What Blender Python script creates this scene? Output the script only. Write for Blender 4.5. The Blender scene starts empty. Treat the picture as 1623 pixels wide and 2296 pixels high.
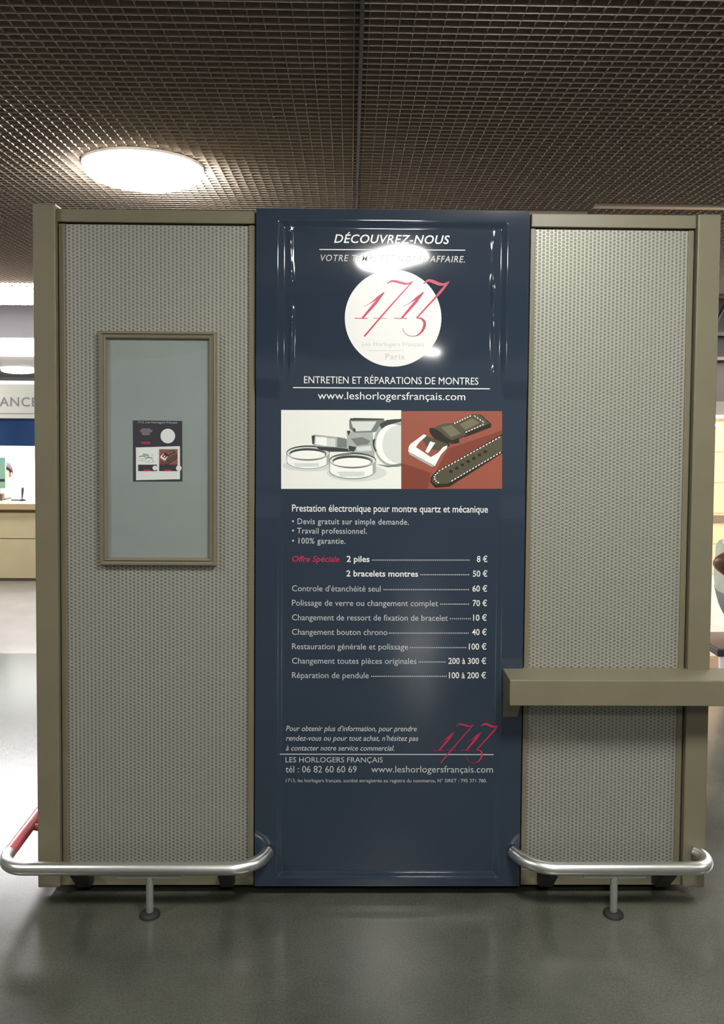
import bpy, bmesh, math, random
from mathutils import Vector, Matrix
random.seed(7)
S = bpy.context.scene
COL = S.collection
PI = math.pi

# ------------------------------------------------------------------ camera
W_PX, H_PX, F_PX, CX, CY = 1623, 2296, 1850.0, 811.5, 1004.95
CAM = Vector((-0.0922, -2.8431, 1.6862))
PITCH, YAW, ROLL = 0.04041, 0.01462, 0.0078
fw = Vector((math.sin(YAW) * math.cos(PITCH), math.cos(YAW) * math.cos(PITCH), -math.sin(PITCH)))
rt0 = Vector((math.cos(YAW), -math.sin(YAW), 0))
up0 = rt0.cross(fw)
rt = math.cos(ROLL) * rt0 + math.sin(ROLL) * up0
up = -math.sin(ROLL) * rt0 + math.cos(ROLL) * up0
cd = bpy.data.cameras.new('camera')
cam = bpy.data.objects.new('camera', cd)
COL.objects.link(cam)
cam.matrix_world = Matrix(((rt.x, up.x, -fw.x, CAM.x), (rt.y, up.y, -fw.y, CAM.y), (rt.z, up.z, -fw.z, CAM.z), (0, 0, 0, 1)))
cd.sensor_fit = 'VERTICAL'
cd.sensor_height = 36.0
cd.lens = F_PX * 36.0 / H_PX
cd.shift_y = -(H_PX / 2 - CY) / H_PX
cd.clip_start = 0.05
S.camera = cam

# ------------------------------------------------------------------ world, exposure
S.view_settings.view_transform = 'Standard'
S.view_settings.look = 'None'
S.view_settings.gamma = 1.0
S.view_settings.use_curve_mapping = False
S.view_settings.exposure = 0.87
wd = bpy.data.worlds.new('hall_air')
S.world = wd
wd.use_nodes = True
wb = wd.node_tree.nodes['Background']
wb.inputs[0].default_value = (0.80, 0.86, 0.92, 1)
wb.inputs[1].default_value = 0.16
LAMP = 38.0        # radiance of the round ceiling lamps
PANEL = 16.0        # radiance of the luminous ceiling panels


# ------------------------------------------------------------------ points measured in the photo, on known planes
def ray(px, py):
    return fw * F_PX + rt * (px - CX) - up * (py - CY)


def onY(px, py, Y=0.0):
    d = ray(px, py)
    return CAM + d * ((Y - CAM.y) / d.y)


# ------------------------------------------------------------------ materials
MATS = {}


def srgb(r, g, b):
    f = lambda v: (v / 255) / 12.92 if v / 255 <= 0.04045 else ((v / 255 + 0.055) / 1.055) ** 2.4
    return (f(r), f(g), f(b), 1)


def mat(name, col, rough=0.5, metal=0.0, coat=0.0, noise=0.0, nscale=20.0, bump=0.0, bscale=60.0, spec=0.5, ior=1.5):
    m = bpy.data.materials.new(name)
    m.use_nodes = True
    nt = m.node_tree
    b = nt.nodes['Principled BSDF']
    b.inputs['Base Color'].default_value = col
    b.inputs['Roughness'].default_value = rough
    b.inputs['Metallic'].default_value = metal
    b.inputs['Coat Weight'].default_value = coat
    b.inputs['Coat Roughness'].default_value = 0.05
    b.inputs['Specular IOR Level'].default_value = spec
    b.inputs['IOR'].default_value = ior
    if noise > 0:
        tc = nt.nodes.new('ShaderNodeTexCoord')
        n = nt.nodes.new('ShaderNodeTexNoise')
        n.inputs['Scale'].default_value = nscale
        n.inputs['Detail'].default_value = 6
        nt.links.new(tc.outputs['Object'], n.inputs['Vector'])
        r = nt.nodes.new('ShaderNodeMapRange')
        r.inputs['From Min'].default_value = 0.3
        r.inputs['From Max'].default_value = 0.7
        r.inputs['To Min'].default_value = 1 - noise
        r.inputs['To Max'].default_value = 1 + noise
        nt.links.new(n.outputs['Fac'], r.inputs['Value'])
        mx = nt.nodes.new('ShaderNodeVectorMath')
        mx.operation = 'SCALE'
        mx.inputs[0].default_value = col[:3]
        nt.links.new(r.outputs['Result'], mx.inputs['Scale'])
        nt.links.new(mx.outputs['Vector'], b.inputs['Base Color'])
    if bump > 0:
        tc = nt.nodes.new('ShaderNodeTexCoord')
        n = nt.nodes.new('ShaderNodeTexNoise')
        n.inputs['Scale'].default_value = bscale
        nt.links.new(tc.outputs['Object'], n.inputs['Vector'])
        bp = nt.nodes.new('ShaderNodeBump')
        bp.inputs['Strength'].default_value = bump
        bp.inputs['Distance'].default_value = 0.002
        nt.links.new(n.outputs['Fac'], bp.inputs['Height'])
        nt.links.new(bp.outputs['Normal'], b.inputs['Normal'])
    MATS[name] = m
    return m


def emit(name, col, strength):
    m = bpy.data.materials.new(name)
    m.use_nodes = True
    nt = m.node_tree
    nt.nodes.remove(nt.nodes['Principled BSDF'])
    e = nt.nodes.new('ShaderNodeEmission')
    e.inputs[0].default_value = col
    e.inputs[1].default_value = strength
    nt.links.new(e.outputs[0], nt.nodes['Material Output'].inputs[0])
    MATS[name] = m
    return m


def mesh_pattern(name, base, hole, a, c, rad):
    """perforated sheet: staggered round holes with pressed rims"""
    m = mat(name, base, rough=0.42, metal=0.25)
    nt = m.node_tree
    b = nt.nodes['Principled BSDF']
    tc = nt.nodes.new('ShaderNodeTexCoord')
    sp = nt.nodes.new('ShaderNodeSeparateXYZ')
    nt.links.new(tc.outputs['Object'], sp.inputs[0])

    def M(op, x, y=None, z=None):
        n = nt.nodes.new('ShaderNodeMath')
        n.operation = op
        for k, v in enumerate((x, y, z)):
            if v is None:
                continue
            if isinstance(v, (int, float)):
                n.inputs[k].default_value = v
            else:
                nt.links.new(v, n.inputs[k])
        return n.outputs[0]

    def dist(ox, oz):
        u = M('MULTIPLY', M('SUBTRACT', M('FRACT', M('DIVIDE', M('ADD', sp.outputs['X'], ox), a)), 0.5), a)
        v = M('MULTIPLY', M('SUBTRACT', M('FRACT', M('DIVIDE', M('ADD', sp.outputs['Z'], oz), c)), 0.5), c)
        return M('SQRT', M('ADD', M('MULTIPLY', u, u), M('MULTIPLY', v, v)))
    d = M('MINIMUM', dist(40, 40), dist(40 + a / 2, 40 + c / 2))
    r = nt.nodes.new('ShaderNodeMapRange')
    r.interpolation_type = 'SMOOTHSTEP'
    r.inputs['From Min'].default_value = rad * 0.72
    r.inputs['From Max'].default_value = rad * 1.2
    nt.links.new(d, r.inputs['Value'])
    mx = nt.nodes.new('ShaderNodeMix')
    mx.data_type = 'RGBA'
    nt.links.new(r.outputs['Result'], mx.inputs['Factor'])
    mx.inputs['A'].default_value = hole
    mx.inputs['B'].default_value = base
    nt.links.new(mx.outputs['Result'], b.inputs['Base Color'])
    bp = nt.nodes.new('ShaderNodeBump')
    bp.inputs['Strength'].default_value = 0.5
    bp.inputs['Distance'].default_value = 0.002
    nt.links.new(r.outputs['Result'], bp.inputs['Height'])
    nt.links.new(bp.outputs['Normal'], b.inputs['Normal'])
    return m


def glass(name, tint=(1, 1, 1, 1), ior=1.45, bump=0.0):
    m = bpy.data.materials.new(name)
    m.use_nodes = True
    nt = m.node_tree
    nt.nodes.remove(nt.nodes['Principled BSDF'])
    t = nt.nodes.new('ShaderNodeBsdfTransparent')
    t.inputs[0].default_value = tint
    g = nt.nodes.new('ShaderNodeBsdfGlossy')
    g.inputs['Roughness'].default_value = 0.02
    lw = nt.nodes.new('ShaderNodeLayerWeight')
    lw.inputs['Blend'].default_value = 0.5
    pw = nt.nodes.new('ShaderNodeMath')
    pw.operation = 'POWER'
    pw.inputs[1].default_value = 5.0
    nt.links.new(lw.outputs['Facing'], pw.inputs[0])
    f = nt.nodes.new('ShaderNodeMath')
    f.operation = 'MULTIPLY_ADD'
    f.inputs[1].default_value = 0.92
    f.inputs[2].default_value = 0.07
    nt.links.new(pw.outputs[0], f.inputs[0])
    mx = nt.nodes.new('ShaderNodeMixShader')
    nt.links.new(f.outputs[0], mx.inputs[0])
    nt.links.new(t.outputs[0], mx.inputs[1])
    nt.links.new(g.outputs[0], mx.inputs[2])
    nt.links.new(mx.outputs[0], nt.nodes['Material Output'].inputs[0])
    if bump:
        tc = nt.nodes.new('ShaderNodeTexCoord')
        n = nt.nodes.new('ShaderNodeTexNoise')
        n.inputs['Scale'].default_value = 3.2
        n.inputs['Detail'].default_value = 0
        nt.links.new(tc.outputs['Object'], n.inputs['Vector'])
        bp = nt.nodes.new('ShaderNodeBump')
        bp.inputs['Strength'].default_value = bump
        bp.inputs['Distance'].default_value = 0.05
        nt.links.new(n.outputs['Fac'], bp.inputs['Height'])
        nt.links.new(bp.outputs['Normal'], g.inputs['Normal'])
    MATS[name] = m
    return m


mat('olive_paint', (0.165, 0.148, 0.096, 1), 0.42, noise=0.05, nscale=9)
mat('olive_dark', (0.070, 0.062, 0.040, 1), 0.6)
mesh_pattern('perforated_sheet', (0.31, 0.31, 0.265, 1), (0.15, 0.15, 0.12, 1), 0.0270, 0.0124, 0.0040)
mat('blue_film', (0.026, 0.042, 0.070, 1), 0.06, coat=0.3)
mat('navy_print', (0.026, 0.039, 0.060, 1), 0.06, coat=0.3)
mat('white_print', (0.80, 0.80, 0.78, 1), 0.25)
mat('grey_print', (0.50, 0.52, 0.52, 1), 0.25)
mat('soft_print', (0.58, 0.55, 0.50, 1), 0.3)
mat('crimson_print', (0.50, 0.028, 0.085, 1), 0.25)
mat('rose_print', (0.42, 0.10, 0.12, 1), 0.25)
mat('black', (0.006, 0.006, 0.006, 1), 0.6)
mat('rubber', (0.012, 0.011, 0.011, 1), 0.7)
mat('steel', (0.74, 0.74, 0.71, 1), 0.36, metal=1.0)
mat('post_steel', (0.42, 0.43, 0.41, 1), 0.40, metal=0.7)
mat('red_lacquer', (0.52, 0.07, 0.095, 1), 0.22, coat=0.5)
mat('board', (0.27, 0.305, 0.29, 1), 0.55, noise=0.05, nscale=5)
mat('grid_metal', (0.38, 0.325, 0.275, 1), 0.40, metal=0.2)
mat('seam_metal', (0.03, 0.025, 0.022, 1), 0.6)
mat('plenum', (0.012, 0.011, 0.011, 1), 0.9)
mat('lamp_rim', (0.55, 0.55, 0.52, 1), 0.35)
mat('soffit', (0.035, 0.033, 0.034, 1), 0.8, spec=0.2)
mat('low_ceiling', (0.20, 0.195, 0.19, 1), 0.7)
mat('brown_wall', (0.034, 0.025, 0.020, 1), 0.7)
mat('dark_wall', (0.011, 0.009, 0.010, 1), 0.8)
mat('grey_band', (0.085, 0.08, 0.066, 1), 0.6)
mat('cream', (0.68, 0.62, 0.45, 1), 0.5)
mat('fascia', (0.70, 0.72, 0.66, 1), 0.4)
mat('sign_grey', (0.28, 0.25, 0.30, 1), 0.4)
mat('sign_blue', (0.02, 0.055, 0.16, 1), 0.25, noise=0.25, nscale=4)
mat('counter_top', (0.62, 0.46, 0.27, 1), 0.4)
mat('counter_wood', (0.66, 0.58, 0.36, 1), 0.5, noise=0.05, nscale=3)
mat('counter_gap_shade', (0.16, 0.12, 0.07, 1), 0.7)
mat('booth_white', (0.86, 0.86, 0.86, 1), 0.6)
mat('skin_pale', (0.62, 0.36, 0.28, 1), 0.5)
mat('skin_brown', (0.13, 0.055, 0.028, 1), 0.45, noise=0.15, nscale=30)
mat('hair_dark', (0.02, 0.012, 0.014, 1), 0.5)
mat('hair_plum', (0.08, 0.035, 0.06, 1), 0.5)
mat('shirt_white', (0.80, 0.80, 0.78, 1), 0.7)
mat('vest_pale', (0.52, 0.54, 0.46, 1), 0.8, noise=0.1, nscale=14)
mat('garment_grey', (0.20, 0.20, 0.21, 1), 0.85, noise=0.12, nscale=14)
mat('trouser_black', (0.012, 0.012, 0.014, 1), 0.8)
mat('screen_green', (0.32, 0.62, 0.52, 1), 0.3)
mat('plastic_dark', (0.035, 0.035, 0.045, 1), 0.4)
mat('leather_brown', (0.15, 0.10, 0.07, 1), 0.5)
mat('pen_blue', (0.05, 0.05, 0.14, 1), 0.4)
glass('clear_glass', (0.97, 0.99, 0.98, 1))
glass('acrylic', (0.97, 0.985, 0.98, 1), bump=0.35)
emit('lamp_glow', (1.0, 0.985, 0.93, 1), LAMP)
emit('panel_glow', (1.0, 0.97, 1.0, 1), PANEL)
emit('right_glow', (1.0, 0.97, 0.93, 1), 10.0)
emit('booth_glow', (1.0, 0.99, 0.97, 1), 9.0)
emit('warm_glow', (1.0, 0.80, 0.52, 1), 30.0)
# picture inks
for n, c in dict(ink_paper=(236, 238, 230), ink_pale=(214, 219, 213), ink_mid=(168, 175, 170), ink_grey=(120, 126, 122),
                 ink_dark=(62, 66, 64), ink_leather=(150, 84, 68), ink_leather_deep=(126, 66, 53), ink_strap=(84, 80, 62),
                 ink_strap_light=(116, 112, 90), ink_strap_dark=(46, 42, 36), ink_white=(246, 246, 242)).items():
    mat(n, srgb(*c), 0.25)
mat('flyer_navy', (0.034, 0.029, 0.036, 1), 0.35)
mat('flyer_grey', (0.27, 0.25, 0.26, 1), 0.4)


def tiled(name, col, gx, gz, line=0.25, w=0.004, axis='X', rough=0.4, noise=0.06):
    m = mat(name, col, rough)
    nt = m.node_tree
    b = nt.nodes['Principled BSDF']
    tc = nt.nodes.new('ShaderNodeTexCoord')
    br = nt.nodes.new('ShaderNodeTexBrick')
    br.offset = 0.0
    br.inputs['Scale'].default_value = 1.0
    br.inputs['Brick Width'].default_value = gx
    br.inputs['Row Height'].default_value = gz
    br.inputs['Mortar Size'].default_value = w
    br.inputs['Color1'].default_value = col
    br.inputs['Color2'].default_value = tuple(c * (1 - noise) for c in col[:3]) + (1,)
    br.inputs['Mortar'].default_value = tuple(c * line for c in col[:3]) + (1,)
    mp = nt.nodes.new('ShaderNodeMapping')
    mp.inputs['Rotation'].default_value = (-PI / 2, 0, 0) if axis == 'X' else (0, 0, 0)
    nt.links.new(tc.outputs['Object'], mp.inputs['Vector'])
    nt.links.new(mp.outputs['Vector'], br.inputs['Vector'])
    nt.links.new(br.outputs['Color'], b.inputs['Base Color'])
    return m


tiled('peach_tile', (0.66, 0.42, 0.24, 1), 1.2, 0.33, 0.35)


def floor_mat():
    m = mat('floor_resin', (0.2, 0.2, 0.18, 1), 0.22, spec=0.6, ior=1.55)
    nt = m.node_tree
    b = nt.nodes['Principled BSDF']
    tc = nt.nodes.new('ShaderNodeTexCoord')
    n1 = nt.nodes.new('ShaderNodeTexNoise')
    n1.inputs['Scale'].default_value = 1.6
    n1.inputs['Detail'].default_value = 8
    n1.inputs['Roughness'].default_value = 0.6
    n2 = nt.nodes.new('ShaderNodeTexNoise')
    n2.inputs['Scale'].default_value = 140
    n2.inputs['Detail'].default_value = 3
    for n in (n1, n2):
        nt.links.new(tc.outputs['Object'], n.inputs['Vector'])
    r = nt.nodes.new('ShaderNodeValToRGB')
    r.color_ramp.elements[0].position = 0.3
    r.color_ramp.elements[0].color = (0.044, 0.047, 0.037, 1)
    r.color_ramp.elements[1].position = 0.72
    r.color_ramp.elements[1].color = (0.096, 0.099, 0.080, 1)
    nt.links.new(n1.outputs['Fac'], r.inputs[0])
    mr = nt.nodes.new('ShaderNodeMapRange')
    mr.inputs['From Min'].default_value = 0.3
    mr.inputs['From Max'].default_value = 0.7
    mr.inputs['To Min'].default_value = 0.82
    mr.inputs['To Max'].default_value = 1.18
    nt.links.new(n2.outputs['Fac'], mr.inputs['Value'])
    sc = nt.nodes.new('ShaderNodeVectorMath')
    sc.operation = 'SCALE'
    nt.links.new(r.outputs['Color'], sc.inputs[0])
    nt.links.new(mr.outputs['Result'], sc.inputs['Scale'])
    nt.links.new(sc.outputs['Vector'], b.inputs['Base Color'])
    rr = nt.nodes.new('ShaderNodeMapRange')
    rr.inputs['To Min'].default_value = 0.17
    rr.inputs['To Max'].default_value = 0.28
    nt.links.new(n1.outputs['Fac'], rr.inputs['Value'])
    nt.links.new(rr.outputs['Result'], b.inputs['Roughness'])
    return m


floor_mat()
mat('pale_floor', (0.36, 0.335, 0.325, 1), 0.22, noise=0.08, nscale=3)  # assumed paler zone; brightness of the far floor put into its colour


# ------------------------------------------------------------------ mesh helpers
class MB:
    def __init__(self):
        self.v, self.f, self.s = [], [], []

    def add(self, verts, faces, smooth=False):
        o = len(self.v)
        self.v += [tuple(p) for p in verts]
        for f in faces:
            self.f.append(tuple(i + o for i in f))
            self.s.append(smooth)
        return self

    def box(self, x0, x1, y0, y1, z0, z1):
        v = [(x, y, z) for z in (z0, z1) for y in (y0, y1) for x in (x0, x1)]
        return self.add(v, [(0, 2, 3, 1), (4, 5, 7, 6), (0, 1, 5, 4), (2, 6, 7, 3), (0, 4, 6, 2), (1, 3, 7, 5)])

    def bbox(self, x0, x1, y0, y1, z0, z1, r=0.004, seg=2):
        """box with rounded edges"""
        bm = bmesh.new()
        bmesh.ops.create_cube(bm, size=1.0)
        for v in bm.verts:
            v.co = Vector(((x0 + x1) / 2 + v.co.x * (x1 - x0), (y0 + y1) / 2 + v.co.y * (y1 - y0), (z0 + z1) / 2 + v.co.z * (z1 - z0)))
        bmesh.ops.bevel(bm, geom=bm.edges[:], offset=r, segments=seg, affect='EDGES', profile=0.5)
        bm.verts.index_update()
        self.add([v.co for v in bm.verts], [[v.index for v in f.verts] for f in bm.faces])
        bm.free()
        return self

    def quad(self, a, b, c, d):
        return self.add([a, b, c, d], [(0, 1, 2, 3)])

    def prism(self, pts, d):
        """closed outline pts pushed along vector d"""
        n = len(pts)
        d = Vector(d)
        v = [Vector(p) for p in pts] + [Vector(p) + d for p in pts]
        return self.add(v, [tuple(range(n))[::-1], tuple(range(n, 2 * n))] + [(i, (i + 1) % n, n + (i + 1) % n, n + i) for i in range(n)])

    def tube(self, path, r, seg=16, caps=True):
        path = [Vector(p) for p in path]
        rings = []
        nrm = None
        for i, p in enumerate(path):
            t = (path[min(i + 1, len(path) - 1)] - path[max(i - 1, 0)]).normalized()
            if nrm is None:
                nrm = t.orthogonal().normalized()
            nrm = (nrm - t * nrm.dot(t)).normalized()
            bn = t.cross(nrm)
            rad = r[i] if isinstance(r, (list, tuple)) else r
            rings.append([p + (nrm * math.cos(2 * PI * k / seg) + bn * math.sin(2 * PI * k / seg)) * rad for k in range(seg)])
        v = [q for ring in rings for q in ring]
        f = [(i * seg + k, i * seg + (k + 1) % seg, (i + 1) * seg + (k + 1) % seg, (i + 1) * seg + k)
             for i in range(len(path) - 1) for k in range(seg)]
        self.add(v, f, True)
        if caps:
            self.add(rings[0], [tuple(range(seg))[::-1]])
            self.add(rings[-1], [tuple(range(seg))])
        return self

    def lathe(self, prof, c=(0, 0, 0), seg=32):
        """profile of (radius, z) turned about the vertical through c"""
        v, f = [], []
        for (r, z) in prof:
            v += [(c[0] + r * math.cos(2 * PI * k / seg), c[1] + r * math.sin(2 * PI * k / seg), c[2] + z) for k in range(seg)]
        for i in range(len(prof) - 1):
            for k in range(seg):
                f.append((i * seg + k, i * seg + (k + 1) % seg, (i + 1) * seg + (k + 1) % seg, (i + 1) * seg + k))
        self.add(v, f, True)
        self.add(v[:seg], [tuple(range(seg))[::-1]])
        self.add(v[-seg:], [tuple(range(seg))])
        return self

    def build(self, name, m, parent=None, recalc=True):
        me = bpy.data.meshes.new(name)
        w = WORLD_OF(parent)
        me.from_pydata([tuple(Vector(p) - w) for p in self.v], [], self.f)
        for p, s in zip(me.polygons, self.s):
            p.use_smooth = s
        if recalc:
            bm = bmesh.new()
            bm.from_mesh(me)
            bmesh.ops.recalc_face_normals(bm, faces=bm.faces[:])
            bm.to_mesh(me)
            bm.free()
        me.materials.append(MATS[m])
        o = bpy.data.objects.new(name, me)
        COL.objects.link(o)
        if parent is not None:
            o.parent = parent
        return o


def WORLD_OF(o):
    loc = Vector((0, 0, 0))
    while o is not None:
        loc += Vector(o.location)
        o = o.parent
    return loc


def tag(o, label=None, cat=None, group=None, kind=None):
    for k, v in (('label', label), ('category', cat), ('group', group), ('kind', kind)):
        if v:
            o[k] = v
    return o


def thing(name, label, cat, loc=(0, 0, 0), group=None):
    o = bpy.data.objects.new(name, None)
    o.empty_display_size = 0.1
    o.location = loc
    COL.objects.link(o)
    return tag(o, label, cat, group)


def struct(o):
    o['kind'] = 'structure'
    return o


# ------------------------------------------------------------------ the setting: floor, ceilings, far walls
struct(MB().box(-14, 14, -16, 2.9, -0.1, 0).build('floor', 'floor_resin'))
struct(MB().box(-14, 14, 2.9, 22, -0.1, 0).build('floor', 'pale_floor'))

CEIL_Z = 3.0
CELL = 0.0507
g = MB()
x = -6.5
BY0, BY1 = -6.0, 7.45
SEAM_X = -0.062
k0 = SEAM_X + CELL / 2
nx0, nx1 = -150, 135
for k in range(nx0, nx1):
    xx = k0 + k * CELL
    g.prism([(xx, BY0, CEIL_Z + 0.001), (xx + 0.0018, BY0, CEIL_Z + 0.006), (xx + 0.0012, BY0, CEIL_Z + 0.062), (xx - 0.0012, BY0, CEIL_Z + 0.062), (xx - 0.0018, BY0, CEIL_Z + 0.006)], (0, BY1 - BY0, 0))
XA, XB = k0 + nx0 * CELL, k0 + nx1 * CELL
ny = int((BY1 - BY0) / CELL)
for k in range(ny):
    yy = BY0 + 0.02 + k * CELL
    g.prism([(XA, yy, CEIL_Z), (XA, yy + 0.0020, CEIL_Z + 0.006), (XA, yy + 0.0016, CEIL_Z + 0.060), (XA, yy - 0.0016, CEIL_Z + 0.060), (XA, yy - 0.0020, CEIL_Z + 0.006)], (XB - XA, 0, 0))
ceil = struct(g.build('ceiling', 'grid_metal'))
pl = MB().box(-14, 14, -16, 7.45, CEIL_Z + 0.12, CEIL_Z + 0.2).build('trim_1', 'plenum')
struct(pl)
struct(MB().box(-14, 14, -16, BY0, CEIL_Z, CEIL_Z + 0.1).build('trim_16', 'plenum'))
# dark seam between two grid modules, and the lower edge strip with a jog on the right
struct(MB().box(SEAM_X - 0.007, SEAM_X + 0.007, BY0, BY1, CEIL_Z - 0.004, CEIL_Z + 0.03).build('trim_2', 'seam_metal'))
struct(MB().box(1.42, 6.8, 2.30, 2.36, CEIL_Z - 0.012, CEIL_Z + 0.04).build('trim_3', 'grid_metal'))
struct(MB().box(0.83, 1.42, 2.48, 2.54, CEIL_Z - 0.012, CEIL_Z + 0.04).build('trim_4', 'grid_metal'))
# soffit and lower ceiling far back
LOW = 2.6166
struct(MB().box(-14, 14, 7.45, 7.6, LOW, CEIL_Z + 0.2).build('trim_5', 'soffit'))
struct(MB().box(-14, 14, 7.6, 22, LOW, LOW + 0.1).build('trim_6', 'low_ceiling'))
struct(MB().box(-14, 14, 19.4, 19.6, 0, LOW).build('wall_back', 'low_ceiling'))

# right side of the hall: tiled wall, cream capping, dark recess above with beams
WY = 5.92
struct(MB().box(2.6, 9, WY, WY + 0.25, 0, 1.678).build('wall_right', 'peach_tile'))
struct(MB().box(2.6, 9, WY - 0.03, WY + 0.28, 1.678, 1.716).build('trim_7', 'cream'))
struct(MB().box(2.6, 9, WY - 0.02, WY, 0.568, 0.64).build('trim_8', 'leather_brown'))
struct(MB().box(2.6, 9, WY + 0.06, WY + 0.20, 1.716, 1.859).build('trim_9', 'grey_band'))
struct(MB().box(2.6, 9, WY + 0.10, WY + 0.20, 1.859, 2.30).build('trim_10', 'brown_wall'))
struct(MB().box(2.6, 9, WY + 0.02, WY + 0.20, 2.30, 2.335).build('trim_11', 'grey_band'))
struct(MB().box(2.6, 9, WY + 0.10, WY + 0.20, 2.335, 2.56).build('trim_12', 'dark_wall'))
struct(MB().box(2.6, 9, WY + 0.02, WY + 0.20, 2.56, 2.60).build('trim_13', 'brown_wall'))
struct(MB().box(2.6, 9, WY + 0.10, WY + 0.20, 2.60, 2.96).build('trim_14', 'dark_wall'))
struct(MB().box(2.6, 9, WY + 0.02, WY + 0.20, 2.96, 2.99).build('trim_15', 'grey_band'))
b = MB()
b.tube([onY(1606, 722, WY - 0.1), onY(1622, 692, WY - 0.1), onY(1640, 660, WY - 0.1)], 0.018, 8)
tag(b.build('ceiling_brace', 'black'), 'short black slanting brace in the dark recess above the peach tiled wall', 'brace')

# ------------------------------------------------------------------ ceiling lamps
LAMPS = []


def make_lamp(label, x, y, z, r, group='round ceiling lamps'):
    t = thing('ceiling_lamp', label, 'lamp', (x, y, z), group)
    MB().lathe([(r, -0.012), (r + 0.010, -0.012), (r + 0.012, -0.006), (r + 0.012, 0.0)], (x, y, z), 48).build('rim', 'lamp_rim', t)
    MB().lathe([(r * math.sin(a_ * PI / 16) if a_ else 0.01, -0.04 - 0.06 * math.cos(a_ * PI / 16)) for a_ in range(9)] + [(r, -0.0125)], (x, y, z), 48).build('diffuser', 'lamp_glow', t)
    return t


def copy_lamp(src, label, x, y, z, scale=1.0):
    t = src.copy()
    COL.objects.link(t)
    t.location = (x, y, z)
    t.scale = (scale,) * 3
    for ch in src.children:
        c = ch.copy()
        COL.objects.link(c)
        c.parent = t
    t['label'] = label
    return t


lampA = make_lamp('round glowing ceiling lamp above the kiosk, over its left panel', -1.20, 1.62, CEIL_Z, 0.305)
copy_lamp(lampA, 'round glowing lamp on the far lower ceiling, behind the kiosk\'s left post', -7.15, 14.88, LOW, 1.15)
hidden = 'round ceiling lamp in front of the kiosk, outside the photo'
for (x, y, k) in ((0.24, -4.0, 0.95), (0.75, -1.75, 1.15), (-3.0, -1.75, 1.0), (4.2, -1.75, 1.0)):
    copy_lamp(lampA, hidden, x, y, CEIL_Z, k)
copy_lamp(lampA, hidden, 1.245, -12.78, CEIL_Z, 1.15)
for (x, y) in ((4.6, 1.8), (-4.8, 4.4), (5.2, 4.0)):  # the left one is unseen, added to brighten the floor before the counter
    copy_lamp(lampA, 'unseen round ceiling lamp behind the kiosk, lighting the hall', x, y, CEIL_Z)

# luminous panels in the ceiling behind the kiosk
t = thing('light_panel', 'large bright luminous panel crossed by dark slats at the far left of the grid ceiling', 'lamp', (-4.5, 6.6, CEIL_Z), 'luminous ceiling panels')
MB().box(-9.0, -1.6, 5.7, 7.15, CEIL_Z - 0.02, CEIL_Z - 0.002).build('diffuser', 'panel_glow', t)
l = MB()
for k in range(50):
    xx = -8.95 + k * 0.15
    l.box(xx - 0.016, xx + 0.016, 5.68, 7.17, CEIL_Z - 0.032, CEIL_Z - 0.02)
l.build('slats', 'grid_metal', t)
t = thing('light_panel', 'bright white luminous panel on the lower ceiling behind the soffit at the far left', 'lamp', (-6, 9, LOW), 'luminous ceiling panels')
MB().box(-11, -2.2, 7.7, 10.6, LOW - 0.02, LOW - 0.001).build('diffuser', 'panel_glow', t)
MB().box(-11, -2.2, 10.6, 10.75, LOW - 0.03, LOW - 0.001).build('edge_strip', 'grid_metal', t)
t = thing('light_panel', 'unseen luminous panel added to light the right side of the hall', 'lamp', (5, 3.5, CEIL_Z), 'luminous ceiling panels')
MB().box(4.1, 8.0, 2.6, 5.5, CEIL_Z - 0.02, CEIL_Z - 0.002).build('diffuser', 'right_glow', t)  # unseen panel, added to brighten the floor on the right

# ------------------------------------------------------------------ the kiosk
KX0, KX1, KZ0, KZ1, KD = -1.166, 1.166, 0.034, 2.382, 1.35
kiosk = thing('kiosk', 'olive metal kiosk with perforated side panels around a tall blue poster', 'kiosk', (0, 0.6, 0))
# core, set back, and recessed dark plinth
MB().box(KX0 + 0.012, KX1 - 0.012, 0.035, KD, KZ0 + 0.01, KZ1 - 0.02).build('cabinet_body', 'olive_paint', kiosk)
MB().box(KX0 + 0.07, KX1 - 0.07, 0.10, KD - 0.08, 0.0, KZ0 + 0.012).build('plinth', 'black', kiosk)
for (xa, xb, top) in ((KX0, -1.090, KZ1 + 0.006), (1.088, KX1, KZ1 - 0.004)):
    MB().bbox(xa, xb, -0.022, 0.06, KZ0, top, 0.004).build('corner_post', 'olive_paint', kiosk)
# left bay
HZ = 2.332
MB().bbox(-1.090, -0.419, -0.006, 0.05, HZ, KZ1 - 0.006, 0.003).build('header_rail', 'olive_paint', kiosk)
MB().bbox(-1.086, -1.066, -0.002, 0.05, KZ0 + 0.05, HZ - 0.005, 0.002).build('stile', 'olive_paint', kiosk)
MB().bbox(-0.440, -0.419, -0.006, 0.05, KZ0 + 0.05, HZ - 0.005, 0.002).build('stile', 'olive_paint', kiosk)
MB().bbox(-1.090, -0.419, -0.008, 0.05, KZ0, 0.092, 0.003).build('bottom_rail', 'olive_paint', kiosk)
MB().box(-1.066, -0.440, 0.004, 0.034, 0.092, HZ - 0.006).build('perforated_panel', 'perforated_sheet', kiosk)
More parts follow.
